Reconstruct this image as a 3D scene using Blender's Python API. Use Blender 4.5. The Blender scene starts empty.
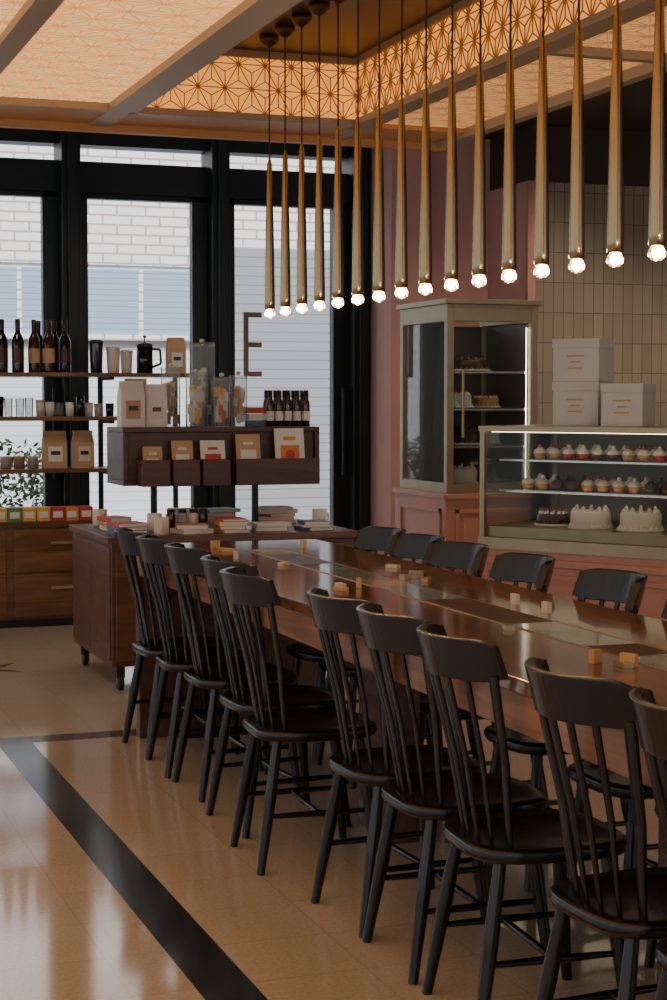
import bpy, math, random
from mathutils import Vector, Matrix
random.seed(7)
S=bpy.context.scene

# ------------------------------------------------------------------ materials
def nm(name):
    m=bpy.data.materials.new(name); m.use_nodes=True
    nt=m.node_tree; b=nt.nodes['Principled BSDF']
    return m,nt,b
def mat(name,col,rough=.5,metal=0,emis=None,es=0,noise=0,nscale=8,spec=.5,bump=0):
    m,nt,b=nm(name)
    b.inputs['Base Color'].default_value=(*col,1)
    b.inputs['Roughness'].default_value=rough
    b.inputs['Metallic'].default_value=metal
    b.inputs['Specular IOR Level'].default_value=spec
    if emis:
        b.inputs['Emission Color'].default_value=(*emis,1); b.inputs['Emission Strength'].default_value=es
    tc=nt.nodes.new('ShaderNodeTexCoord'); n=nt.nodes.new('ShaderNodeTexNoise')
    n.inputs['Scale'].default_value=nscale; n.inputs['Detail'].default_value=4
    nt.links.new(tc.outputs['Object'],n.inputs['Vector'])
    if noise:
        mx=nt.nodes.new('ShaderNodeMix'); mx.data_type='RGBA'
        mx.inputs[6].default_value=(*[c*(1-noise) for c in col],1)
        mx.inputs[7].default_value=(*[min(1,c*(1+noise)) for c in col],1)
        nt.links.new(n.outputs['Fac'],mx.inputs[0]); nt.links.new(mx.outputs[2],b.inputs['Base Color'])
    if bump:
        bp=nt.nodes.new('ShaderNodeBump'); bp.inputs['Strength'].default_value=bump; bp.inputs['Distance'].default_value=.01
        nt.links.new(n.outputs['Fac'],bp.inputs['Height']); nt.links.new(bp.outputs[0],b.inputs['Normal'])
    return m
def wood(name,c1,c2,rough=.3,scale=(14,1.2,14),plank=None,spec=.5):
    m,nt,b=nm(name); L=nt.links.new
    tc=nt.nodes.new('ShaderNodeTexCoord'); mp=nt.nodes.new('ShaderNodeMapping'); mp.inputs['Scale'].default_value=scale
    n=nt.nodes.new('ShaderNodeTexNoise'); n.inputs['Scale'].default_value=1.6; n.inputs['Detail'].default_value=6; n.inputs['Distortion'].default_value=1.2
    r=nt.nodes.new('ShaderNodeValToRGB'); r.color_ramp.elements[0].position=.32; r.color_ramp.elements[1].position=.68
    r.color_ramp.elements[0].color=(*c1,1); r.color_ramp.elements[1].color=(*c2,1)
    L(tc.outputs['Object'],mp.inputs[0]); L(mp.outputs[0],n.inputs['Vector']); L(n.outputs['Fac'],r.inputs[0])
    out=r.outputs[0]
    if plank:
        mp2=nt.nodes.new('ShaderNodeMapping'); mp2.inputs['Rotation'].default_value=plank[1]
        bk=nt.nodes.new('ShaderNodeTexBrick'); bk.inputs['Scale'].default_value=1
        bk.inputs['Brick Width'].default_value=plank[2]; bk.inputs['Row Height'].default_value=plank[0]
        bk.inputs['Mortar Size'].default_value=.0015
        bk.inputs['Color1'].default_value=(.6,.6,.6,1); bk.inputs['Color2'].default_value=(1.0,1.0,1.0,1); bk.inputs['Mortar'].default_value=(.3,.3,.3,1)
        L(tc.outputs['Object'],mp2.inputs[0]); L(mp2.outputs[0],bk.inputs['Vector'])
        mx=nt.nodes.new('ShaderNodeMix'); mx.data_type='RGBA'; mx.blend_type='MULTIPLY'; mx.inputs[0].default_value=1
        L(out,mx.inputs[6]); L(bk.outputs['Color'],mx.inputs[7]); out=mx.outputs[2]
    L(out,b.inputs['Base Color']); b.inputs['Roughness'].default_value=rough; b.inputs['Specular IOR Level'].default_value=spec
    return m
def brick(name,c1,c2,mo,w,h,ms,rough=.5,off=.5,rot=(math.pi/2,0,0),bump=.3):
    m,nt,b=nm(name); L=nt.links.new
    tc=nt.nodes.new('ShaderNodeTexCoord'); mp=nt.nodes.new('ShaderNodeMapping'); mp.inputs['Rotation'].default_value=rot
    bk=nt.nodes.new('ShaderNodeTexBrick'); bk.offset=off; bk.inputs['Scale'].default_value=1
    bk.inputs['Brick Width'].default_value=w; bk.inputs['Row Height'].default_value=h; bk.inputs['Mortar Size'].default_value=ms
    bk.inputs['Color1'].default_value=(*c1,1); bk.inputs['Color2'].default_value=(*c2,1); bk.inputs['Mortar'].default_value=(*mo,1)
    L(tc.outputs['Object'],mp.inputs[0]); L(mp.outputs[0],bk.inputs['Vector']); L(bk.outputs['Color'],b.inputs['Base Color'])
    bp=nt.nodes.new('ShaderNodeBump'); bp.invert=True; bp.inputs['Strength'].default_value=bump; bp.inputs['Distance'].default_value=.005
    L(bk.outputs['Fac'],bp.inputs['Height']); L(bp.outputs[0],b.inputs['Normal'])
    b.inputs['Roughness'].default_value=rough
    return m
def glassmat(name,tint=(1,1,1),refl=.08,diff=0):
    m=bpy.data.materials.new(name); m.use_nodes=True; nt=m.node_tree; nt.nodes.clear(); L=nt.links.new
    o=nt.nodes.new('ShaderNodeOutputMaterial'); t=nt.nodes.new('ShaderNodeBsdfTransparent'); t.inputs[0].default_value=(*tint,1)
    g=nt.nodes.new('ShaderNodeBsdfGlossy'); g.inputs['Roughness'].default_value=.03
    f=nt.nodes.new('ShaderNodeLayerWeight'); f.inputs[0].default_value=refl
    src=t.outputs[0]
    if diff:
        d=nt.nodes.new('ShaderNodeBsdfDiffuse'); d.inputs[0].default_value=(.8,.85,.85,1); m2=nt.nodes.new('ShaderNodeMixShader'); m2.inputs[0].default_value=diff
        L(t.outputs[0],m2.inputs[1]); L(d.outputs[0],m2.inputs[2]); src=m2.outputs[0]
    mx=nt.nodes.new('ShaderNodeMixShader'); L(f.outputs['Fresnel'],mx.inputs[0]); L(src,mx.inputs[1]); L(g.outputs[0],mx.inputs[2]); L(mx.outputs[0],o.inputs[0])
    return m
def floormat():
    m,nt,b=nm('polished_floor_tile'); L=nt.links.new
    tc=nt.nodes.new('ShaderNodeTexCoord')
    bk=nt.nodes.new('ShaderNodeTexBrick'); bk.offset=0; bk.inputs['Scale'].default_value=1
    bk.inputs['Brick Width'].default_value=.3; bk.inputs['Row Height'].default_value=.3; bk.inputs['Mortar Size'].default_value=.0014
    bk.inputs['Color1'].default_value=(.53,.46,.37,1); bk.inputs['Color2'].default_value=(.57,.50,.41,1); bk.inputs['Mortar'].default_value=(.42,.36,.29,1)
    L(tc.outputs['Object'],bk.inputs['Vector'])
    n=nt.nodes.new('ShaderNodeTexNoise'); n.inputs['Scale'].default_value=90; n.inputs['Detail'].default_value=3
    L(tc.outputs['Object'],n.inputs['Vector'])
    r=nt.nodes.new('ShaderNodeValToRGB'); r.color_ramp.elements[0].position=.35; r.color_ramp.elements[0].color=(.86,.85,.83,1); r.color_ramp.elements[1].position=.6; r.color_ramp.elements[1].color=(1,1,1,1)
    L(n.outputs['Fac'],r.inputs[0])
    mx=nt.nodes.new('ShaderNodeMix'); mx.data_type='RGBA'; mx.blend_type='MULTIPLY'; mx.inputs[0].default_value=1
    L(bk.outputs['Color'],mx.inputs[6]); L(r.outputs[0],mx.inputs[7]); L(mx.outputs[2],b.inputs['Base Color'])
    n2=nt.nodes.new('ShaderNodeTexNoise'); n2.inputs['Scale'].default_value=2.5
    L(tc.outputs['Object'],n2.inputs['Vector'])
    mr=nt.nodes.new('ShaderNodeMapRange'); mr.inputs['To Min'].default_value=.05; mr.inputs['To Max'].default_value=.13
    L(n2.outputs['Fac'],mr.inputs[0]); L(mr.outputs[0],b.inputs['Roughness'])
    b.inputs['Specular IOR Level'].default_value=.9; b.inputs['IOR'].default_value=1.9
    return m

M={}
M['floor']=floormat()
M['stripe']=mat('dark_stone_inlay',(.022,.026,.028),.14,noise=.3,nscale=20,spec=.8)
M['greyinlay']=mat('grey_stone_inlay',(.10,.10,.095),.16,noise=.2,nscale=30)
M['black']=mat('black_metal_frame',(.008,.014,.018),.45,noise=.2)
M['chair']=mat('black_lacquered_wood',(.0065,.0065,.0075),.25,noise=.3,nscale=12,spec=.5)
M['pink']=mat('pink_painted_panel',(.52,.26,.20),.45,noise=.06)
M['pinkwall']=mat('dusty_pink_plaster',(.58,.33,.30),.7,noise=.08,bump=.05)
M['darkceil']=mat('dark_brown_plaster',(.05,.034,.028),.7,noise=.1)
M['copper']=mat('copper_ceiling_panel',(.055,.03,.02),.4,.2,noise=.15)
M['beam']=mat('bronze_painted_beam',(.33,.24,.16),.45,.1,noise=.1)
M['beamor']=mat('orange_beam_paint',(.50,.23,.08),.5,noise=.1)
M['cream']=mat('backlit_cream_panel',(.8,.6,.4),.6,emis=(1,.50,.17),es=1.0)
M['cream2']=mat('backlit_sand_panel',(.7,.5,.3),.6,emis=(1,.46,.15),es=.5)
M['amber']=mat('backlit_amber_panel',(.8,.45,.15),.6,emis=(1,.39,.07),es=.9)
M['lat']=mat('lattice_wood_self_lit',(.28,.12,.045),.5,emis=(1,.35,.08),es=.10,noise=.2)  # faint emission on the strips stands in for amber panel light
M['latl']=mat('lattice_etching_self_lit',(.6,.4,.25),.5,emis=(1,.44,.13),es=.55,noise=.1)  # lines emit by themselves, imitating backlight coming through the panel
M['latd']=mat('lattice_etching_dim_self_lit',(.5,.33,.2),.5,emis=(1,.40,.12),es=.22,noise=.1)  # same imitated backlight, weaker, for the right-hand panels
M['brass']=mat('aged_brass',(.34,.27,.16),.24,1,noise=.2,nscale=5)
M['brassp']=mat('brass_case_trim',(.38,.32,.21),.38,.6,noise=.15)
M['cord']=mat('black_cord',(.012,.01,.01),.6,noise=.1)
M['bulb']=mat('glowing_filament_core',(1,.9,.7),.2,emis=(1,.70,.38),es=130)
M['crystal']=glassmat('faceted_crystal',(1,.93,.80),.35,.25)
M['table']=wood('walnut_table_top',(.12,.050,.022),(.33,.155,.072),.11,(9,.7,9),plank=(.13,(0,0,math.pi/2),2.2),spec=.9)
M['tside']=wood('walnut_table_edge',(.20,.085,.035),(.42,.20,.09),.28,(9,.9,14))
M['base']=wood('dark_walnut_base',(.06,.028,.015),(.15,.07,.035),.4)
M['cart']=wood('cart_walnut',(.085,.036,.024),(.17,.075,.045),.35,(1.2,2,12),plank=None)
M['shelfw']=wood('shelf_wood',(.13,.055,.025),(.26,.12,.052),.35,(1.2,12,12),plank=(.16,(math.pi/2,0,0),1.4))
M['redwood']=wood('mahogany_display_wood',(.05,.02,.014),(.10,.04,.026),.4,(1.5,8,12))
M['glass']=glassmat('window_glass',(.97,.98,1),.12)
M['cglass']=glassmat('case_glass',(.93,.95,.93),.16)
M['sglass']=glassmat('cabinet_side_glass',(.8,.84,.8),.5,.12)
M['jar']=glassmat('jar_glass',(.93,.95,.94),.08,.16)
M['tile']=brick('vertical_wall_tile',(.29,.245,.19),(.34,.29,.23),(.16,.13,.10),.20,.075,.003,.25,.0,(math.pi/2,0,math.pi/2),.5)
M['caseback']=mat('case_back_panel',(.26,.22,.18),.5,noise=.1)
M['bwhite']=brick('white_brick',(.84,.84,.84),(.76,.76,.77),(.44,.36,.33),.26,.085,.009,.8)
M['siding']=brick('grey_siding',(.27,.285,.30),(.29,.305,.32),(.18,.19,.20),8,.085,.006,.7,0)
M['siding2']=brick('pale_siding',(.62,.64,.66),(.64,.66,.68),(.46,.48,.50),8,.085,.005,.7,0)
M['blind']=brick('blue_blinds',(.30,.40,.52),(.33,.43,.55),(.22,.30,.40),8,.05,.006,.6,0)
M['pave']=mat('pavement',(.35,.35,.35),.8,noise=.15)
M['leaf']=mat('leaf_green',(.035,.05,.03),.6,noise=.5,nscale=5,spec=.1)
M['paper']=mat('white_card',(.72,.70,.66),.7,noise=.04)
M['box']=mat('white_cardboard',(.56,.54,.50),.7,noise=.04)
M['kraft']=mat('kraft_paper',(.50,.32,.18),.75,noise=.1)
M['red']=mat('red_print',(.50,.05,.04),.5,noise=.15)
M['green']=mat('green_print',(.12,.25,.10),.5,noise=.15)
M['yellow']=mat('yellow_print',(.75,.42,.08),.5,noise=.15)
M['blue']=mat('slate_print',(.08,.14,.22),.5,noise=.15)
M['orange']=mat('orange_print',(.7,.22,.05),.5,noise=.15)
M['bottle']=mat('dark_bottle_glass',(.006,.008,.010),.08,noise=.2,spec=.8)
M['amberb']=mat('amber_bottle',(.05,.018,.008),.1,noise=.2,spec=.8)
M['foil']=mat('bottle_foil',(.05,.03,.03),.35,.6,noise=.2)
M['ceram']=mat('cream_ceramic',(.65,.57,.48),.3,noise=.05)
M['chrome']=mat('brushed_steel',(.55,.55,.55),.25,1,noise=.1)
M['icing']=mat('white_icing',(.72,.67,.60),.5,noise=.04,bump=.3)
M['choc']=mat('chocolate',(.06,.022,.012),.35,noise=.2)
M['berry']=mat('berry_red',(.42,.03,.03),.25,noise=.2)
M['pastry']=mat('golden_pastry',(.48,.25,.09),.5,noise=.25,nscale=30)
M['decal']=mat('window_letter_vinyl',(.30,.20,.22),.6,noise=.05)
M['rubber']=mat('caster_rubber',(.015,.015,.015),.5,noise=.1)
M['fridgein']=mat('cabinet_interior',(.09,.085,.075),.4,noise=.1)
M['led']=mat('led_strip',(1,.9,.75),.4,emis=(1,.80,.55),es=7)
M['ledc']=mat('led_strip_cool',(1,.95,.9),.4,emis=(1,.90,.74),es=8)
M['inlayb']=mat('blue_glass_tile',(.22,.28,.28),.08,noise=.3)
M['inlayc']=mat('sand_glass_tile',(.42,.30,.18),.1,noise=.3)
M['maple']=mat('maple_block',(.62,.38,.17),.4,noise=.15,nscale=20)

# ------------------------------------------------------------------ mesh builder
class MB:
    def __init__(s): s.v=[];s.f=[];s.m=[];s.s=[];s.mats=[]
    def mi(s,k):
        if k not in s.mats: s.mats.append(k)
        return s.mats.index(k)
    def add(s,vs,fs,k,smooth=False,T=None):
        o=len(s.v)
        if T: vs=[T@Vector(v) for v in vs]
        s.v+= [tuple(v) for v in vs]
        i=s.mi(k)
        for f in fs: s.f.append(tuple(a+o for a in f)); s.m.append(i); s.s.append(smooth)
    def box(s,x0,x1,y0,y1,z0,z1,k,T=None):
        vs=[(x,y,z) for x in(x0,x1) for y in(y0,y1) for z in(z0,z1)]
        fs=[(0,1,3,2),(4,6,7,5),(0,4,5,1),(2,3,7,6),(0,2,6,4),(1,5,7,3)]
        s.add(vs,fs,k,False,T)
    def cyl(s,p0,p1,r0,r1,k,n=12,smooth=True,ell=1.0,side=None,T=None):
        p0=Vector(p0);p1=Vector(p1);d=(p1-p0).normalized()
        a=Vector(side) if side else (Vector((0,0,1)) if abs(d.z)<.9 else Vector((1,0,0)))
        a=(a-d*a.dot(d)).normalized(); b=d.cross(a)
        vs=[]
        for p,r in((p0,r0),(p1,r1)):
            for i in range(n):
                t=2*math.pi*i/n; vs.append(p+a*(r*math.cos(t))+b*(r*ell*math.sin(t)))
        fs=[(i,(i+1)%n,n+(i+1)%n,n+i) for i in range(n)]
        s.add(vs,fs,k,smooth,T)
        s.add(vs[:n],[tuple(reversed(range(n)))],k,False,T); s.add(vs[n:],[tuple(range(n))],k,False,T)
    def lathe(s,cx,cy,prof,k,n=20,smooth=True,T=None,wob=None):
        vs=[]
        for j,(r,z) in enumerate(prof):
            for i in range(n):
                t=2*math.pi*i/n; rr=max(r,.0004)*(1+(wob*math.cos(t*n/2) if wob else 0))
                vs.append((cx+rr*math.cos(t),cy+rr*math.sin(t),z))
        fs=[]
        for j in range(len(prof)-1):
            for i in range(n): fs.append((j*n+i,j*n+(i+1)%n,(j+1)*n+(i+1)%n,(j+1)*n+i))
        s.add(vs,fs,k,smooth,T)
    def tube(s,pts,r,k,n=8,T=None):
        for a,b in zip(pts[:-1],pts[1:]): s.cyl(a,b,r,r,k,n,T=T)
    def build(s,name,loc=(0,0,0),rot=(0,0,0),bevel=0,segs=2):
        me=bpy.data.meshes.new(name); me.from_pydata(s.v,[],s.f)
        for k in s.mats: me.materials.append(M[k])
        me.polygons.foreach_set('material_index',s.m); me.polygons.foreach_set('use_smooth',s.s)
        me.update()
        o=bpy.data.objects.new(name,me); S.collection.objects.link(o); o.location=loc; o.rotation_euler=rot
        if bevel:
            b=o.modifiers.new('bevel','BEVEL'); b.width=bevel; b.segments=segs; b.limit_method='ANGLE'; b.angle_limit=math.radians(50)
        return o
def inst(o,loc,rz=0,name=None):
    n=bpy.data.objects.new(name or o.name.split('.')[0],o.data); S.collection.objects.link(n)
    n.location=loc; n.rotation_euler=(0,0,rz)
    for m in o.modifiers:
        b=n.modifiers.new('bevel','BEVEL'); b.width=m.width; b.segments=m.segments; b.limit_method='ANGLE'; b.angle_limit=m.angle_limit
    return n

# ------------------------------------------------------------------ camera
cam=bpy.data.cameras.new('camera'); co=bpy.data.objects.new('camera',cam); S.collection.objects.link(co); S.camera=co
cam.sensor_fit='VERTICAL'; cam.sensor_height=36; cam.lens=61.2; cam.clip_start=.05
yaw=math.radians(19.9); pit=math.radians(3.37)
co.location=(0,0,1.42); co.rotation_euler=(math.pi/2-pit,0,-yaw)

# ------------------------------------------------------------------ room shell
X0,X1,Y0,Y1=-4.0,9.0,-3.0,11.2
CZ=3.22
b=MB()
xs=[X0,1.06,1.20,X1]; ys=[Y0,6.99,7.13,Y1+.2]
for i in range(3):
    for j in range(3):
        k='floor'
        if i==1 and j<=1: k='stripe'
        if j==1 and i!=1: k='greyinlay'
        b.add([(xs[i],ys[j],0),(xs[i+1],ys[j],0),(xs[i+1],ys[j+1],0),(xs[i],ys[j+1],0)],[(0,1,2,3)],k)
b.box(X0,X1,Y0,Y1+.2,-.1,-.001,'floor')
for cx in [x*.42-1.2 for x in range(7)]:
    for a in range(4):
        t=a*math.pi/2+math.pi/4
        c,s_=math.cos(t),math.sin(t); cy=9.0
        pts=[(cx,cy),(cx+.10*c-.03*s_,cy+.10*s_+.03*c),(cx+.24*c,cy+.24*s_),(cx+.10*c+.03*s_,cy+.10*s_-.03*c)]
        b.add([(p[0],p[1],.0008) for p in pts],[(0,3,2,1)],'greyinlay')
b.build('floor')
b=MB(); b.box(X0,X1,Y0,Y1+.2,CZ,CZ+.1,'darkceil'); b.build('ceiling')

b=MB()
mx=[4.215-1.01*i for i in range(9)]
b.box(X0,4.27,Y1-.05,Y1+.12,3.09,CZ,'black')
b.box(X0,4.27,Y1-.04,Y1+.10,2.78,2.985,'black')
b.box(X0,4.27,Y1-.04,Y1+.10,0,.14,'black')
for x in mx:
    b.box(x-.068,x+.055,Y1-.16,Y1+.12,0,CZ,'black')
    b.box(x-.035,x+.022,Y1-.20,Y1-.16,0,CZ,'black')
for x in mx[1:]:
    l=x+.055; r=x+1.01-.068
    if l<X0: continue
    b.box(l,l+.07,Y1-.03,Y1+.05,.14,2.78,'black'); b.box(r-.105,r,Y1-.03,Y1+.05,.14,2.78,'black')
    b.box(l,r,Y1-.03,Y1+.05,2.745,2.78,'black'); b.box(l,r,Y1-.03,Y1+.05,.14,.34,'black')
    b.cyl((r-.05,Y1-.09,.9),(r-.05,Y1-.09,1.5),.014,.014,'black'); b.cyl((r-.05,Y1-.09,.95),(r-.05,Y1-.02,.95),.009,.009,'black'); b.cyl((r-.05,Y1-.09,1.45),(r-.05,Y1-.02,1.45),.009,.009,'black')
    b.box(l+.07,r-.105,Y1+.01,Y1+.018,.34,2.745,'glass')
    b.box(l,r,Y1+.01,Y1+.018,2.985,3.09,'glass')
b.build('window_1',bevel=.003)
wl=MB()
lx=3.40
wl.box(lx,lx+.035,Y1-.002,Y1+.008,1.58,2.02,'decal')
for z in (1.58,1.78,1.985): wl.box(lx+.035,lx+.13,Y1-.002,Y1+.008,z,z+.035,'decal')
wl.build('window_lettering')

b=MB(); b.box(4.27,5.12,10.8,11.3,0,CZ,'pinkwall'); b.box(4.27,4.52,10.66,10.8,0,CZ,'pinkwall'); b.box(4.25,4.54,10.64,10.66,0,.12,'black')
b.build('wall_back_pink',bevel=.004)
b=MB(); b.box(5.08,X1,10.2,10.8,0,2.86,'tile'); b.box(5.06,X1,10.17,10.8,2.86,CZ,'darkceil'); b.box(5.05,5.08,10.2,10.8,0,2.86,'pinkwall'); b.box(5.045,5.10,10.17,10.2,0,2.86,'pink')
b.build('wall_back_tile')
b=MB(); b.box(X1-.1,X1,Y0,10.2,0,CZ,'pinkwall'); b.build('wall_right')
b=MB()
b.box(X0-.1,X0,Y0,Y1,0,.3,'pinkwall'); b.box(X0-.1,X0,Y0,Y1,2.9,CZ,'pinkwall')
for y in [Y0+2.3*i for i in range(7)]: b.box(X0-.1,X0+.02,y,y+.2,.3,2.9,'black')
b.build('wall_left')
b=MB(); b.box(X0,X1,Y0-.1,Y0,0,.3,'pinkwall'); b.box(X0,X1,Y0-.1,Y0,2.9,CZ,'pinkwall')
for x in [X0,-1.5,1.2,4,6.5,X1-.25]: b.box(x,x+.25,Y0-.1,Y0,.3,2.9,'black')
b.build('wall_front')

# ------------------------------------------------------------------ floating canopy with coffer over the table
def asanoha(mb,w,h,fn,side,wd,dp,k):
    hh=side*math.sqrt(3)/2; segs={}
    def addseg(p,q):
        key=(round((p[0]+q[0])/2,4),round((p[1]+q[1])/2,4)); segs[key]=(p,q)
    for j in range(-1,int(h/hh)+2):
        for i in range(-1,int(w/side)+2):
            o=(j%2)*side/2
            A=(i*side+o,j*hh);B=(A[0]+side,A[1]);C=(A[0]+side/2,A[1]+hh);D=(B[0]+side/2,A[1]+hh)
            for tri in((A,B,C),(B,D,C)):
                g=(sum(t[0] for t in tri)/3,sum(t[1] for t in tri)/3)
                for a in range(3): addseg(tri[a],tri[(a+1)%3]); addseg(tri[a],g)
    for p,q in segs.values():
        t0,t1=0,1; dx,dy=q[0]-p[0],q[1]-p[1]; ok=True
        for pp,qq in((-dx,p[0]),(dx,w-p[0]),(-dy,p[1]),(dy,h-p[1])):
            if abs(pp)<1e-9:
                if qq<0: ok=False
            else:
                r=qq/pp
                if pp<0: t0=max(t0,r)
                else: t1=min(t1,r)
        if not ok or t0>=t1-1e-4: continue
        a=(p[0]+dx*t0,p[1]+dy*t0); c=(p[0]+dx*t1,p[1]+dy*t1)
        l=math.hypot(dx,dy); nx,ny=-dy/l*wd/2,dx/l*wd/2
        base=[(a[0]+nx,a[1]+ny),(c[0]+nx,c[1]+ny),(c[0]-nx,c[1]-ny),(a[0]-nx,a[1]-ny)]
        vs=[fn(u,v,0) for u,v in base]+[fn(u,v,dp) for u,v in base]
        mb.add(vs,[(4,5,6,7),(0,4,7,3),(1,2,6,5),(0,1,5,4),(3,7,6,2)],k)
CL=2.563; TL,TR=1.572,2.557; TF=6.757; TZ=2.844; CE=7.10; CR=3.112; CN=-1.0
b=MB()
bz=CL+.03
b.box(TL-.09,TL,CN,CE,CL,TZ+.05,'beam')
b.box(TR,TR+.065,CN,CE,CL,TZ+.05,'beam')
b.box(TL,TR,TF,TF+.045,CL,TZ+.05,'beam')
b.box(TL,TR,CN,TF,TZ,TZ+.05,'copper')
b.box(-2.0,CR,CE,CE+.05,CL-.02,CL+.16,'beamor')
b.box(CR-.05,CR,CN,CE,CL-.01,CL+.16,'beam')
b.box(-2.0,CR,TF+.045,CE,CL+.01,CL+.05,'beamor')
for x in (.88,.0,-1.0,-2.0): b.box(x,x+.08,CN,CE,CL,CL+.12,'beam')
for y in (6.70,4.4,2.2): b.box(-2.0,TL-.09,y,y+.06,CL,CL+.12,'beam')
for y in (5.1,2.8): b.box(TR+.065,CR-.05,y,y+.045,CL,CL+.12,'beam')
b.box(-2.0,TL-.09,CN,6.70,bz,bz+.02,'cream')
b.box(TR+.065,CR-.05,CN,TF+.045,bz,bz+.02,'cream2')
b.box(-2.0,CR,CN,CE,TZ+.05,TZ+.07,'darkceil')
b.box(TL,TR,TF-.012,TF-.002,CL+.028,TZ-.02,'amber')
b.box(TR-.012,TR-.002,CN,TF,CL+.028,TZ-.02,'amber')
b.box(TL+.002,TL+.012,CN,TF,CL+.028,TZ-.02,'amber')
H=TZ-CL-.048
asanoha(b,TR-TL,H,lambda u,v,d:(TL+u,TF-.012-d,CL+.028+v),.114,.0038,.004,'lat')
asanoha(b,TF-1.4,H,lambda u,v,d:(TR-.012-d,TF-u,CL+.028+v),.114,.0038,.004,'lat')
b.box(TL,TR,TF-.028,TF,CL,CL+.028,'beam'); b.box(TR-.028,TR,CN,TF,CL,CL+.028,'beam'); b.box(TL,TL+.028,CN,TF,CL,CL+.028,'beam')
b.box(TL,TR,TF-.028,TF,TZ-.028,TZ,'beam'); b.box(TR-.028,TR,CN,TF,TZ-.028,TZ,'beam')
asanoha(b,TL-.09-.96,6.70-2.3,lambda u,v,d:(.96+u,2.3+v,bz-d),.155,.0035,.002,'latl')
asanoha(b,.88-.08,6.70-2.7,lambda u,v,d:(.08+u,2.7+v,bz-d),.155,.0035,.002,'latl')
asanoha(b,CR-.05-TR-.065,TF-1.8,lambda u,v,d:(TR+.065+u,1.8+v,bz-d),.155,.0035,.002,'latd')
for x in (-1.8,1.45,3.0):
    for y in (0,3.2,6.6): b.cyl((x,y,TZ+.06),(x,y,CZ),.015,.015,'black')
b.build('ceiling_coffer_canopy')

# ------------------------------------------------------------------ pendants
b=MB()
pz=1.743; PL=TZ-pz
b.lathe(0,0,[(.0,.001),(.011,.001),(.0205,.010),(.0225,.022),(.015,.034)],'crystal',n=8,smooth=False)
b.lathe(0,0,[(.0,.006),(.008,.008),(.0125,.018),(.010,.030),(0,.033)],'bulb',n=12)
b.lathe(0,0,[(.0,.034),(.0165,.034),(.0205,.037),(.0205,.068),(.017,.32),(.010,.605),(.007,.615),(.004,.63)],'brass',n=20)
b.cyl((0,0,.62),(0,0,PL-.03),.0032,.0032,'cord',8)
b.lathe(0,0,[(.006,PL-.045),(.025,PL-.034),(.038,PL-.02),(.038,PL-.0005),(0,PL-.0005)],'copper',n=20)
pend=b.build('pendant_light',loc=(2.066,6.448,pz))
for i in range(1,19): inst(pend,(2.066,6.448-.197*i,pz))

# ------------------------------------------------------------------ table
b=MB()
TT=.81
b.box(1.64,2.46,1.4,7.03,TT-.035,TT,'table'); b.box(1.65,2.45,1.41,7.02,TT-.125,TT-.035,'tside')
b.box(1.64,2.46,6.92,6.98,0,TT-.125,'base')
for y in (5.13,3.2,1.7): b.box(2.0,2.10,y-.15,y+.15,0,TT-.125,'base')
tab=b.build('communal_table',bevel=.004)
b=MB(); y=1.8; ks=['inlayb','inlayc','inlayb','redwood','inlayb','inlayc','redwood']
b.box(2.00,2.16,1.75,6.6,TT+.0001,TT+.0015,'brassp')
while y<6.5:
    L=random.choice([.18,.25,.4]); b.box(2.008,2.152,y,min(y+L,6.59),TT+.0015,TT+.002,random.choice(ks)); y+=L+.006
b.build('table_inlay_runner')
b=MB()
for i in range(22):
    sgn=random.choice([-1,1]); yy=random.uniform(3.1,6.8); xx=2.08+sgn*random.uniform(.11,.22)
    T=Matrix.Translation((xx,yy,TT+.0005))@Matrix.Rotation(random.uniform(0,3.1),4,'Z')
    k=random.choice(['maple','inlayc','brassp','ceram'])
    if random.random()<.6: b.box(-.020,.020,-.007,.007,0,.030,k,T)
    else: b.box(-.026,.026,-.012,.012,0,.012,k,T)
b.build('wooden_block_set')

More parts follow.
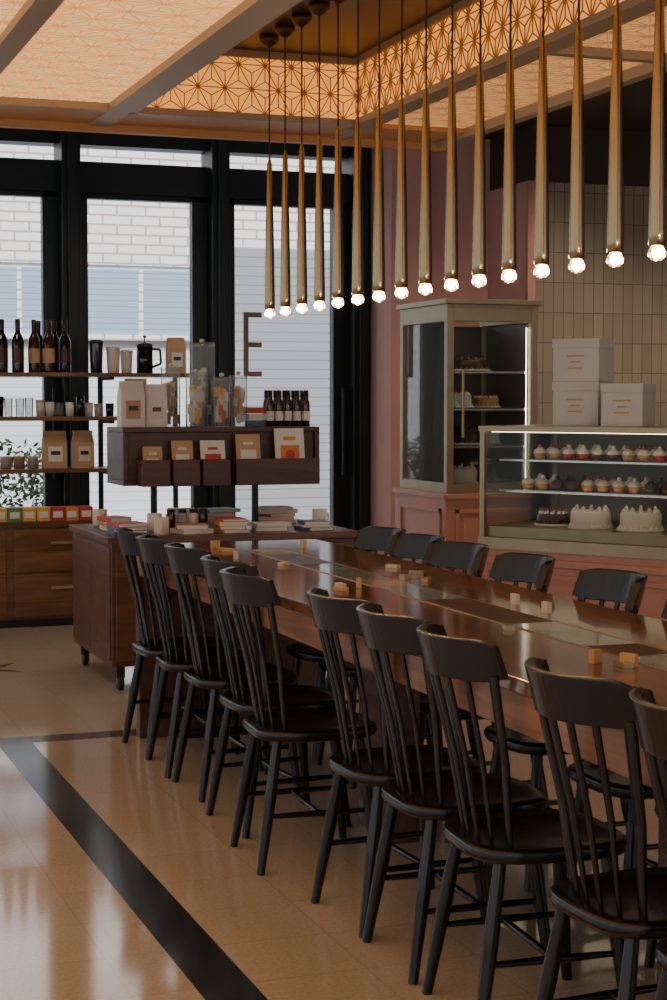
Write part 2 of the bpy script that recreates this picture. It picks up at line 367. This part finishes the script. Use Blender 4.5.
# ------------------------------------------------------------------ chair
def chair():
    b=MB()
    n=36; rings=[(.0,.401,.93),(.86,.389,1),(.97,.395,1),(1.0,.409,1),(.985,.423,1),(.93,.428,1),(.75,.420,1),(.45,.415,1),(.0,.414,1)]
    vs=[]
    for (sc,z,_) in rings:
        for i in range(n):
            t=2*math.pi*i/n; c,s_=math.cos(t),math.sin(t); e=.55
            x=.195*abs(c)**e*(1 if c>0 else -1); y=.185*abs(s_)**e*(1 if s_>0 else -1)
            y*= (1-.06*(1 if x<0 else 0)*abs(x)/.2)
            vs.append((x*max(sc,.002),y*max(sc,.002),z))
    fs=[(j*n+i,j*n+(i+1)%n,(j+1)*n+(i+1)%n,(j+1)*n+i) for j in range(len(rings)-1) for i in range(n)]
    b.add(vs,fs,'chair',True)
    legs=[((-.135,-.13),(-.20,-.17)),((-.135,.13),(-.20,.17)),((.12,-.135),(.165,-.170)),((.12,.135),(.165,.170))]
    for a,c in legs:
        p0=Vector((a[0],a[1],.40)); p1=Vector((c[0],c[1],0)); m=p0.lerp(p1,.45)
        b.cyl(p0,m,.0145,.0185,'chair',14); b.cyl(m,p1,.0185,.0125,'chair',14)
    def pt(i,z):
        a,c=legs[i]; t=(.40-z)/.40; return Vector((a[0]+(c[0]-a[0])*t,a[1]+(c[1]-a[1])*t,z))
    for i,j,z in((0,2,.17),(1,3,.17)):
        p,q=pt(i,z),pt(j,z); m=(p+q)/2; b.cyl(p,m,.007,.0105,'chair',10); b.cyl(m,q,.0105,.007,'chair',10)
    m0=(pt(0,.17)+pt(2,.17))/2; m1=(pt(1,.17)+pt(3,.17))/2; b.cyl(m0,m1,.009,.009,'chair',10)
    N=20; vs=[]; th=.022
    def rail(y): return -.27+.10*(abs(y)/.187)**2.0
    for i in range(N+1):
        y=-.19+.38*i/N; x=rail(y); dx=(rail(y+.001)-rail(y-.001))/.002; nl=math.hypot(dx,1); nx,ny=1/nl,-dx/nl
        e=1-max(0,(abs(y)-.15)/.04)**2*.25
        zt=.848+.048*e; zl=.848-.046*e; lean=.016
        for z,off,ln in((zl,0,lean),(zl,th,lean),(zt,th,-lean*.6),(zt+.002,th*.5,-lean*.7),(zt,0,-lean*.6)):
            vs.append((x+nx*off+ln,y+ny*off,z))
    K=5; fs=[]
    for i in range(N):
        for j in range(K): fs.append((i*K+j,i*K+(j+1)%K,(i+1)*K+(j+1)%K,(i+1)*K+j))
    fs+= [tuple(range(K)),tuple(reversed(range(N*K,N*K+K)))]
    b.add(vs,fs,'chair',False)
    for i in range(7):
        t=(i-3)/3; yt=.165*t; yb=.132*t; outer=abs(t)>.9
        top=Vector((rail(yt)+.024,yt,.82)); bot=Vector((-.158+.045*t*t,yb,.418)); mid=top.lerp(bot,.5)+Vector((.008,0,0))
        w=.020 if outer else .0128
        b.cyl(bot,mid,w*.62,w*.9,'chair',12,ell=.55,side=(0,1,0)); b.cyl(mid,top,w*.9,w,'chair',12,ell=.5,side=(0,1,0))
    return b
cb=chair()
LX=1.77
lefts=[(LX,6.70,.05),(LX,6.32,-.03),(LX+.01,5.92,.02),(LX,5.40,.08),(LX-.06,4.95,-.05),(LX,4.31,.05),(LX,3.92,-.03),(LX-.01,3.50,-.06),(LX-.01,2.95,.03),(LX,2.55,.0),(LX,2.1,0)]
first=cb.build('dining_chair',loc=(lefts[0][0],lefts[0][1],0),rot=(0,0,lefts[0][2]),bevel=.003)
for x,y,r in lefts[1:]: inst(first,(x,y,0),r)
for x,y,r in [(2.335,6.39,.03),(2.335,6.01,-.04),(2.335,5.60,.05),(2.345,5.11,0),(2.35,4.53,-.03),(2.335,3.96,0),(2.335,3.5,0),(2.335,2.4,0)]: inst(first,(x,y,0),math.pi+r)

# ------------------------------------------------------------------ display cart behind table
b=MB()
b.box(1.76,3.06,8.06,9.04,.72,.755,'cart'); b.box(1.78,3.04,8.08,9.02,.12,.72,'cart')
b.box(1.772,1.78,8.10,8.54,.15,.70,'cart'); b.box(1.772,1.78,8.56,9.0,.15,.70,'cart')
b.box(1.80,2.40,8.066,8.08,.15,.70,'cart'); b.box(2.42,3.02,8.066,8.08,.15,.70,'cart')
for x in (1.83,2.99):
    for y in (8.13,8.97):
        b.cyl((x-.012,y,.045),(x+.012,y,.045),.045,.045,'rubber',20); b.box(x-.022,x+.022,y-.02,y+.02,.06,.12,'black'); b.cyl((x-.018,y,.045),(x+.018,y,.045),.02,.02,'chrome',12)
b.build('display_cart',bevel=.004)
b=MB()
b.box(1.92,2.97,8.42,8.80,.985,1.01,'redwood'); b.box(1.92,2.97,8.42,8.80,1.255,1.28,'redwood')
b.box(1.92,2.97,8.78,8.80,1.01,1.255,'redwood'); b.box(1.92,1.945,8.42,8.78,1.01,1.255,'redwood'); b.box(2.945,2.97,8.42,8.78,1.01,1.255,'redwood')
b.box(1.945,2.945,8.44,8.46,1.01,1.255,'redwood')
for x in (2.11,2.66):
    b.box(x,x+.03,8.6,8.63,.756,.985,'black')
for x0,x1 in((1.99,2.135),(2.15,2.29),(2.305,2.45),(2.48,2.93)):
    b.box(x0,x1,8.30,8.31,.985,1.12,'redwood'); b.box(x0,x0+.01,8.31,8.42,.985,1.12,'redwood'); b.box(x1-.01,x1,8.31,8.42,.985,1.12,'redwood'); b.box(x0,x1,8.31,8.42,.985,.995,'redwood')
b.build('display_riser',bevel=.003)
def card(name,x,y,z,w,h,k,art,tilt=.18):
    b=MB(); T=Matrix.Translation((x,y,z))@Matrix.Rotation(-tilt,4,'X')
    b.box(-w/2,w/2,-.003,.003,0,h,k,T); b.box(-w*.32,w*.32,-.0045,-.003,h*.30,h*.68,art,T); b.box(-w*.2,w*.2,-.0045,-.003,h*.78,h*.84,art,T)
    if art=='orange': b.cyl((0,-.0055,h*.5),(0,-.0045,h*.5),w*.16,w*.16,'red',16,T=T); b.box(-w*.3,w*.3,-.0045,-.003,h*.1,h*.16,'green',T)
    b.build(name)
card('greeting_card',2.06,8.345,.997,.10,.19,'kraft','paper'); card('greeting_card',2.215,8.345,.997,.11,.22,'kraft','paper')
card('greeting_card',2.375,8.345,.997,.13,.22,'paper','red'); card('greeting_card',2.565,8.345,.997,.13,.25,'kraft','paper'); card('greeting_card',2.79,8.345,.997,.16,.28,'paper','orange')
def bag(name,x,y,z,w,d,h,k,lab,rz=0):
    b=MB(); vs=[(-w/2,-d/2,0),(w/2,-d/2,0),(w/2,d/2,0),(-w/2,d/2,0),(-w/2*.98,-d/2,h*.7),(w/2*.98,-d/2,h*.7),(w/2*.98,d/2,h*.7),(-w/2*.98,d/2,h*.7),(-w/2*.95,-.006,h*.93),(w/2*.95,-.006,h*.93),(w/2*.95,.006,h*.93),(-w/2*.95,.006,h*.93)]
    fs=[(3,2,1,0),(0,1,5,4),(1,2,6,5),(2,3,7,6),(3,0,4,7),(4,5,9,8),(5,6,10,9),(6,7,11,10),(7,4,8,11),(8,9,10,11)]
    b.add(vs,fs,k); b.box(-w/2*.96,w/2*.96,-.010,.010,h*.90,h,k); b.box(-w*.3,w*.3,-d/2-.002,-d/2+.002,h*.18,h*.58,lab); b.box(-w*.2,w*.2,-d/2-.004,-d/2-.002,h*.36,h*.46,'choc')
    return b.build(name,loc=(x,y,z),rot=(0,0,rz),bevel=.003)
bag('paper_gift_bag',1.995,8.56,1.281,.13,.07,.235,'paper','kraft',.1); bag('paper_gift_bag',2.13,8.58,1.281,.11,.07,.22,'paper','ceram',-.1); bag('paper_gift_bag',2.05,8.69,1.281,.12,.06,.25,'kraft','paper')
def canister(x,y,z,r,h,cont):
    b=MB(); b.lathe(0,0,[(0,0),(r,0),(r,h)],'jar',24)
    for i in range(22):
        t=random.uniform(0,6.28); rr=random.uniform(0,r*.62); zz=.01+random.random()*h*.6
        b.box(-.014,.014,-.01,.01,0,.05,random.choice(cont),Matrix.Translation((rr*math.cos(t),rr*math.sin(t),zz))@Matrix.Rotation(t,4,'Z'))
    b.lathe(0,0,[(r*1.03,h-.012),(r*1.03,h+.008),(0,h+.008)],'jar',24)
    b.lathe(0,0,[(0,h+.008),(.012,h+.012),(.014,h+.024),(0,h+.03)],'ceram',12)
    b.build('glass_canister',loc=(x,y,z))
canister(2.33,8.52,1.281,.055,.27,['paper','ceram','yellow']); canister(2.40,8.66,1.281,.065,.43,['paper','paper','blue']); canister(2.46,8.50,1.281,.05,.25,['paper','yellow','red']); canister(2.565,8.55,1.281,.045,.26,['ceram','orange','paper']); canister(2.23,8.66,1.281,.05,.30,['paper','kraft'])
b=MB()
for i in range(3): b.box(-.05,.05,-.035,.035,i*.034,i*.034+.032,['blue','paper','red'][i])
b.build('small_gift_box_stack',loc=(2.675,8.60,1.281),bevel=.002)
b=MB()
for i in range(5):
    for j in range(2):
        x=i*.05; y=j*.06
        b.lathe(x,y,[(0,0),(.020,0),(.020,.12),(.012,.145),(.012,.155)],['amberb','blue'][j],14); b.lathe(x,y,[(.0135,.15),(.0135,.19),(0,.19)],'foil',12); b.lathe(x,y,[(.0205,.03),(.0205,.08)],'paper',14)
b.build('small_bottle_row',loc=(2.74,8.55,1.281))
def mug(name,x,y,z,r,h,k,rz=0,handle=True):
    b=MB(); b.lathe(0,0,[(0,0),(r*.85,0),(r,.01),(r,h),(r*.92,h),(r*.9,.012),(0,.012)],k,24)
    if handle:
        pts=[(r*.96+ .6*r*math.sin(t),0,h*.5+h*.3*math.cos(t)) for t in [i*math.pi/8 for i in range(9)]]; b.tube(pts,.005,k)
    b.build(name,loc=(x,y,z),rot=(0,0,rz))
for x,y,k in((2.04,8.12,'ceram'),(2.07,8.38,'paper'),(1.88,8.80,'ceram'),(2.98,8.45,'paper')): mug('coffee_mug',x,y,.756,.038,.09,k,random.random()*6)
cols=['red','paper','kraft','blue','orange','green','red','paper']
for cx,cy,n,w in [(1.90,8.25,3,.16),(2.22,8.22,2,.18),(2.42,8.2,4,.15),(2.64,8.25,2,.2),(2.86,8.2,3,.16),(2.3,8.72,5,.16),(2.83,8.75,5,.2),(1.9,8.55,4,.14),(2.55,8.9,4,.2)]:
    b=MB(); z=.0
    for i in range(n):
        T=Matrix.Translation((0,0,z))@Matrix.Rotation(random.uniform(-.25,.25),4,'Z'); h=random.choice([.012,.018,.022]); ww=w*random.uniform(.8,1)
        k=random.choice(cols); b.box(-ww/2,ww/2,-.08,.08,0,h,k,T); b.box(-ww/2+.004,ww/2-.004,-.082,.082,.002,h-.002,'paper',T); z+=h
    b.build('book_stack',loc=(cx,cy,.756))
b=MB()
for i,(x,k) in enumerate([(0,'amberb'),(.06,'jar'),(.12,'ceram'),(.17,'amberb')]):
    b.lathe(x,0,[(0,0),(.024,0),(.024,.08),(.018,.09)],k,16); b.lathe(x,0,[(.021,.088),(.021,.108),(0,.108)],'foil',16)
b.build('spice_jar_row',loc=(2.16,8.40,.756))

# ------------------------------------------------------------------ retail shelf unit on the left
b=MB()
YF=10.55; YB=10.92
b.box(.3,2.38,YF+.02,YB,.05,.63,'shelfw'); b.box(.28,2.40,YF,YB,.63,.66,'shelfw'); b.box(.3,2.38,YF+.05,YB,0,.05,'black')
for x in (.3,1.0,1.7): 
    for z in (.07,.35):
        b.box(x+.015,x+.665,YF+.005,YF+.02,z,z+.265,'shelfw'); b.box(x+.24,x+.44,YF-.015,YF+.005,z+.17,z+.185,'brassp')
b.box(.28,2.40,YF,YB,.965,.99,'shelfw'); b.box(.28,2.40,YF,YB,1.29,1.315,'shelfw'); b.box(.28,2.90,YF,YB,1.565,1.59,'shelfw')
for x in (.32,1.34,2.33): b.box(x,x+.03,YB,YB+.03,0,1.62,'black')
b.box(2.83,2.86,YB,YB+.03,0,1.59,'black')
for z in(.965,1.29,1.565):
    for x in (.32,1.34,2.33): b.box(x,x+.03,YF+.03,YB,z-.02,z,'black')
b.build('retail_shelf_unit',bevel=.003)
def bottle(x,y,z,k='bottle'):
    b=MB(); b.lathe(0,0,[(0,0),(.036,0),(.038,.01),(.038,.19),(.033,.215),(.016,.25),(.0145,.30)],k,22)
    b.lathe(0,0,[(.0155,.255),(.0165,.30),(.0165,.33),(0,.332)],'foil',18); b.lathe(0,0,[(.0385,.06),(.0385,.15)],'kraft' if k=='amberb' else 'choc',22)
    b.build('wine_bottle',loc=(x,y,z))
for i,x in enumerate([1.30,1.42,1.55,1.675,1.768,1.876,1.96,2.07]): bottle(x,10.66+.04*(i%2),1.591,'amberb' if i in(5,6) else 'bottle')
bottle(2.03,10.84,1.591); bottle(1.93,10.85,1.591)
def tumbler(x,y,z,r,h,k,lid='black'):
    b=MB(); b.lathe(0,0,[(0,0),(r*.8,0),(r*.85,.01),(r,h*.9)],k,24); b.lathe(0,0,[(r*1.03,h*.88),(r*1.03,h*.95),(r*.7,h),(0,h)],lid,24); b.build('travel_tumbler',loc=(x,y,z))
tumbler(2.27,10.7,1.591,.045,.21,'bottle','black'); tumbler(2.38,10.7,1.591,.045,.17,'ceram','ceram'); tumbler(2.475,10.74,1.591,.04,.15,'ceram','paper')
b=MB(); b.lathe(0,0,[(0,0),(.052,0),(.052,.17),(.049,.17),(.049,.01),(0,.01)],'bottle',24); b.lathe(0,0,[(.054,.165),(.05,.185),(.01,.195),(.004,.2),(.004,.225),(.012,.23),(.012,.24),(0,.243)],'black',20)
b.tube([(.05,0,.155),(.10,0,.15),(.105,0,.06),(.05,0,.04)],.008,'black')
b.build('french_press',loc=(2.585,10.7,1.591),rot=(0,0,-.4))
bag('coffee_bag',2.785,10.68,1.591,.12,.07,.23,'kraft','paper')
bag('coffee_bag',1.99,10.66,.991,.15,.08,.235,'kraft','paper'); bag('coffee_bag',2.17,10.66,.991,.13,.08,.235,'kraft','ceram',.1); bag('coffee_bag',1.40,10.66,.991,.15,.08,.235,'kraft','paper')
b=MB()
for i in range(5):
    x=i*.085; b.lathe(x,0,[(0,0),(.035,0),(.035,.06),(.037,.062),(.037,.075),(0,.075)],['ceram','kraft'][i%2],18)
b.build('tin_can_row',loc=(1.53,10.75,.991))
b=MB()
for i in range(16):
    x=i*.063; k=random.choice(['jar','ceram','jar','bottle','paper']); h=random.uniform(.08,.13)
    b.lathe(x,random.uniform(0,.1),[(0,0),(.024,0),(.028,h),(.026,h),(.022,.006),(0,.006)],k,16)
b.build('glass_tumbler_row',loc=(1.40,10.65,1.316))
b=MB(); x=0
for i in range(12):
    w=.09; k=random.choice(['red','yellow','green','orange','red']); b.box(x,x+w-.006,0,.14,0,.085,k); b.box(x+.012,x+w-.018,-.002,0,.02,.06,'paper'); x+=w
b.build('snack_box_row',loc=(1.15,10.62,.661),bevel=.002)
b=MB()
for i in range(9):
    b.box(i*.1,i*.1+.085,0,.12,0,.05+.03*(i%3),random.choice(['kraft','paper','choc','orange']))
b.build('chocolate_box_row',loc=(.4,10.62,.991),bevel=.002)

# ------------------------------------------------------------------ tall refrigerated display
b=MB()
x0,x1,y0,y1=4.01,4.60,9.13,9.86
b.box(x0-.01,x1+.3,y0-.01,y1+.05,.08,.84,'pink'); b.box(x0+.02,x1+.28,y0+.02,y1,0,.08,'black'); b.box(x0-.03,x1+.3,y0-.03,y1+.05,.84,.87,'pink')
def mould_y(b,xa,xb,y,za,zb,k='pink'):
    for (a,c,e,f) in((xa,xb,za,za+.025),(xa,xb,zb-.025,zb),(xa,xa+.025,za,zb),(xb-.025,xb,za,zb)): b.box(a,c,y-.014,y,e,f,k)
    b.box(xa+.05,xb-.05,y-.006,y,za+.05,zb-.05,k)
mould_y(b,x0+.05,x1-.05,y0-.01,.15,.78)
for (a,c,e,f) in((y0+.05,y1-.05,.15,.175),(y0+.05,y1-.05,.755,.78),(y0+.05,y0+.075,.15,.78),(y1-.075,y1-.05,.15,.78)): b.box(x0-.024,x0-.01,a,c,e,f,'pink')
t=.045; zt=1.98
for x in(x0,x1-t):
    for y in(y0,y1-t): b.box(x,x+t,y,y+t,.87,zt,'brassp')
for z0,z1 in((.87,.93),(zt-.10,zt)):
    b.box(x0+t,x1-t,y0,y0+t,z0,z1,'brassp'); b.box(x0,x0+t,y0+t,y1-t,z0,z1,'brassp'); b.box(x1-t,x1,y0+t,y1-t,z0,z1,'brassp')
b.box(x0-.02,x1+.02,y0-.02,y1+.02,zt,zt+.03,'brassp')
b.box(x0+t,x1-t,y1-.03,y1-.01,.93,zt-.1,'fridgein'); b.box(x1-.02,x1-.01,y0+t,y1-t,.93,zt-.1,'fridgein')
b.box(x0+t,x1-t,y0+t,y1-t,.875,.90,'fridgein')
for z in(1.14,1.36,1.58): b.box(x0+.03,x1-.03,y0+.06,y1-.05,z,z+.012,'jar'); b.box(x0+.03,x1-.03,y0+.055,y0+.062,z-.004,z+.010,'chrome')
b.box(x0+t+.02,x1-t-.02,y0+t+.01,y0+t+.05,zt-.088,zt-.080,'ledc')
b.box(x1-t-.012,x1-t-.006,y0+t+.0,y0+t+.006,.95,1.85,'ledc')
b.box(x0+t,x1-t,y0+.018,y0+.024,.93,zt-.1,'cglass'); b.box(x0+.018,x0+.024,y0+t,y1-t,.93,zt-.1,'sglass')
b.cyl((x0+.09,y0-.03,1.2),(x0+.09,y0-.03,1.6),.009,.009,'brassp')
b.build('refrigerated_display_cabinet',bevel=.003)
def cake(x,y,z,r,h,k,top,name='cake',T=None):
    b=MB(); b.lathe(0,0,[(r*1.15,0),(r*1.18,.006),(r*1.15,.01),(0,.01)],'paper',28)
    b.lathe(0,0,[(r,.01),(r*1.0,h*.9),(r*.93,h),(0,h)],k,32)
    n=12
    for i in range(n):
        t=2*math.pi*i/n; b.lathe(r*.8*math.cos(t),r*.8*math.sin(t),[(r*.14,h*.97),(r*.12,h+.008),(0,h+.018)],k if top!='berry' else 'icing',8)
        if top=='berry' or i%2==0: b.lathe(r*.8*math.cos(t),r*.8*math.sin(t),[(.0,h+.010),(r*.09,h+.016),(r*.07,h+.024),(0,h+.028)],top,8)
    for i in range(20):
        t=2*math.pi*i/20; b.lathe(r*math.cos(t),r*math.sin(t),[(r*.1,.01),(r*.07,.022),(0,.027)],k,8)
    o=b.build(name,loc=(x,y,z)); return o
cake(4.22,9.4,.905,.10,.10,'icing','icing'); cake(4.43,9.55,.905,.08,.12,'choc','berry'); cake(4.25,9.42,1.153,.10,.09,'choc','choc'); cake(4.45,9.5,1.153,.07,.08,'icing','berry')
cake(4.20,9.42,1.373,.09,.08,'icing','berry'); cake(4.43,9.5,1.373,.08,.06,'pastry','berry'); cake(4.3,9.45,1.593,.11,.07,'choc','choc')

# ------------------------------------------------------------------ pastry counter (set at an angle)
P0=Vector((3.62,7.83,0)); ang=math.radians(-59.5)
R=Matrix.Translation(P0)@Matrix.Rotation(ang,4,'Z')
Lc=2.6; D=.72
b=MB()
b.box(0,Lc,.02,D,.08,.60,'pink'); b.box(.03,Lc,.05,D,0,.08,'black')
for i in range(4): mould_y(b,.05+i*.62,.62+i*.62,.02,.13,.56)
b.box(-.02,Lc,-.01,D+.02,.60,.635,'pink'); b.box(0,Lc,.01,D,.635,.67,'pink'); b.box(-.01,Lc,0,D+.01,.67,.73,'brassp')
b.box(.02,Lc,.03,D-.02,.73,.785,'brassp')
for x in(0,1.28,Lc-.03):
    b.box(x,x+.028,0,.028,.73,1.262,'brassp'); b.box(x,x+.028,D-.028,D,.73,1.262,'brassp')
b.box(-.005,Lc,-.005,D,1.262,1.290,'brassp'); b.box(-.005,.03,.028,D-.028,.73,.76,'brassp')
b.box(.03,Lc-.03,D-.02,D-.01,.78,1.26,'caseback')
for z in(.955,1.11):
    b.box(.03,Lc-.03,.14,D-.03,z,z+.010,'jar'); b.box(.03,Lc-.03,.132,.14,z-.001,z+.011,'chrome')
b.box(.05,Lc-.05,.035,.05,1.258,1.262,'led'); b.box(.05,Lc-.05,.16,.166,.952,.955,'led')
b.box(.028,Lc-.03,.008,.014,.73,1.262,'cglass'); b.box(.006,.012,.028,D-.028,.73,1.262,'cglass')
ob=b.build('pastry_display_counter',loc=P0,rot=(0,0,ang),bevel=.003)
def W(a,c,z): return R@Vector((a,c,z))
for a,c,z,r,h,k,t in [(.52,.22,.786,.10,.085,'icing','icing'),(.80,.22,.786,.10,.09,'icing','icing'),(.28,.25,.786,.08,.06,'choc','berry'),(1.1,.25,.786,.10,.07,'choc','icing'),(1.45,.25,.786,.11,.08,'icing','berry')]:
    p=W(a,c,z); cake(p.x,p.y,p.z,r,h,k,t)
def pastries(name,z,c,n,sp,kinds,a0=.2):
    b=MB()
    for i in range(n):
        for j in range(2):
            x=a0+i*sp; y=c+j*.11; k,tk=kinds[(i//2)%len(kinds)]
            b.lathe(x,y,[(0,z),(.024,z),(.033,z+.030),(.0,z+.031)],k,14,wob=.03)
            b.lathe(x,y,[(.033,z+.029),(.031,z+.042),(.014,z+.056),(0,z+.060)],'icing' if tk!='choc' else 'choc',12); b.lathe(x,y,[(0,z+.052),(.012,z+.058),(.010,z+.070),(0,z+.076)],tk,8)
    b.build(name,loc=P0,rot=(0,0,ang))
pastries('cupcake_assortment',1.122,.22,20,.085,[('pastry','berry'),('berry','icing'),('choc','icing')],.22)
pastries('tart_assortment',.967,.22,20,.088,[('pastry','icing'),('choc','choc'),('pastry','berry')],.15)
def cbox(name,a,c,z,w,d,h):
    b=MB(); b.box(-w/2,w/2,-d/2,d/2,0,h-.03,'box'); b.box(-w/2-.003,w/2+.003,-d/2-.003,d/2+.003,h-.045,h,'box')
    for i,ww in enumerate((.09,.05,.08)): b.box(-ww/2,ww/2,-d/2-.002,-d/2,h*.58-i*.03,h*.58-i*.03+.008,'kraft')
    p=W(a,c,z); b.build(name,loc=p,rot=(0,0,ang+.22),bevel=.002)
cbox('cake_box',.36,.40,1.291,.24,.24,.22); cbox('cake_box',.36,.40,1.512,.24,.24,.215); cbox('cake_box',.645,.36,1.291,.21,.22,.21)

# ------------------------------------------------------------------ outside
b=MB(); b.box(-8,14,Y1+.2,20,-.15,-.05,'pave'); b.build('pavement_ground')
b=MB()
b.box(-8,4.4,15,15.3,2.62,7,'bwhite'); b.box(4.4,12,15,15.3,2.80,7,'bwhite')
b.box(-8,4.4,15.02,15.3,-.1,2.62,'siding2'); b.box(4.4,12,14.95,15.3,-.1,2.80,'siding')
for xa,xb in((-1.2,-.2),(.4,1.6),(2.15,2.85),(3.12,4.05)):
    b.box(xa,xb,14.98,15.02,2.0,2.58,'blind'); b.box(xa-.04,xb+.04,14.96,15.0,1.95,2.0,'bwhite'); b.box((xa+xb)/2-.02,(xa+xb)/2+.02,14.96,14.98,2.0,2.58,'bwhite')
b.box(4.36,4.42,14.93,14.97,-.1,2.8,'bwhite')
b.build('neighbouring_building')
def bush(cx,cy,rx,ry,rz,n):
    b=MB()
    for i in range(n):
        u=Vector((random.gauss(0,1),random.gauss(0,1),random.gauss(0,1))).normalized()*random.uniform(.5,1)
        p=Vector((cx+u.x*rx,cy+u.y*ry,max(.02,rz+u.z*rz))); s_=.035
        a=Vector((random.uniform(-1,1),random.uniform(-1,1),random.uniform(-1,1))).normalized(); c=a.orthogonal().normalized()
        b.add([p-a*s_,p+c*s_*.5,p+a*s_,p-c*s_*.5],[(0,1,2,3)],'leaf')
    b.cyl((cx,cy,-.05),(cx,cy,rz),.04,.02,'choc')
    b.build('garden_shrub')
bush(2.3,13.9,.60,.4,.55,1500); bush(1.2,13.9,.6,.4,.55,1200)

# ------------------------------------------------------------------ lights
w=bpy.data.worlds.new('sky'); S.world=w; w.use_nodes=True; nt=w.node_tree; bg=nt.nodes['Background']
bg.inputs[0].default_value=(.94,.97,1,1); bg.inputs[1].default_value=1.25
def light(name,t,loc,rot,e,col,size=None,sy=None):
    l=bpy.data.lights.new(name,t); l.energy=e; l.color=col
    if t=='AREA': l.shape='RECTANGLE'; l.size=size; l.size_y=sy
    if t=='SUN': l.angle=.3
    if t in('POINT','SPOT') and size: l.shadow_soft_size=size
    o=bpy.data.objects.new(name,l); S.collection.objects.link(o); o.location=loc; o.rotation_euler=rot; return o
light('sun','SUN',(0,-5,10),(math.radians(38),0,math.radians(-12)),8.0,(1,.97,.93))
for x,y,e in ((6.2,8.6,95),(4.9,9.2,50),(4.0,8.3,40),(2.6,9.6,35),(.8,9.0,30),(.3,8.0,20),(4.2,6.4,35),(3.7,4.8,25)):  # unseen spots, added to fill and warm the interior
    light('added_fill_spot','SPOT',(x,y,3.18),(math.radians(10),0,0),e,(1,.80,.58),.06)
for o in S.objects:
    if o.type=='LIGHT' and o.data.type=='SPOT': o.data.spot_size=math.radians(120); o.data.spot_blend=.8
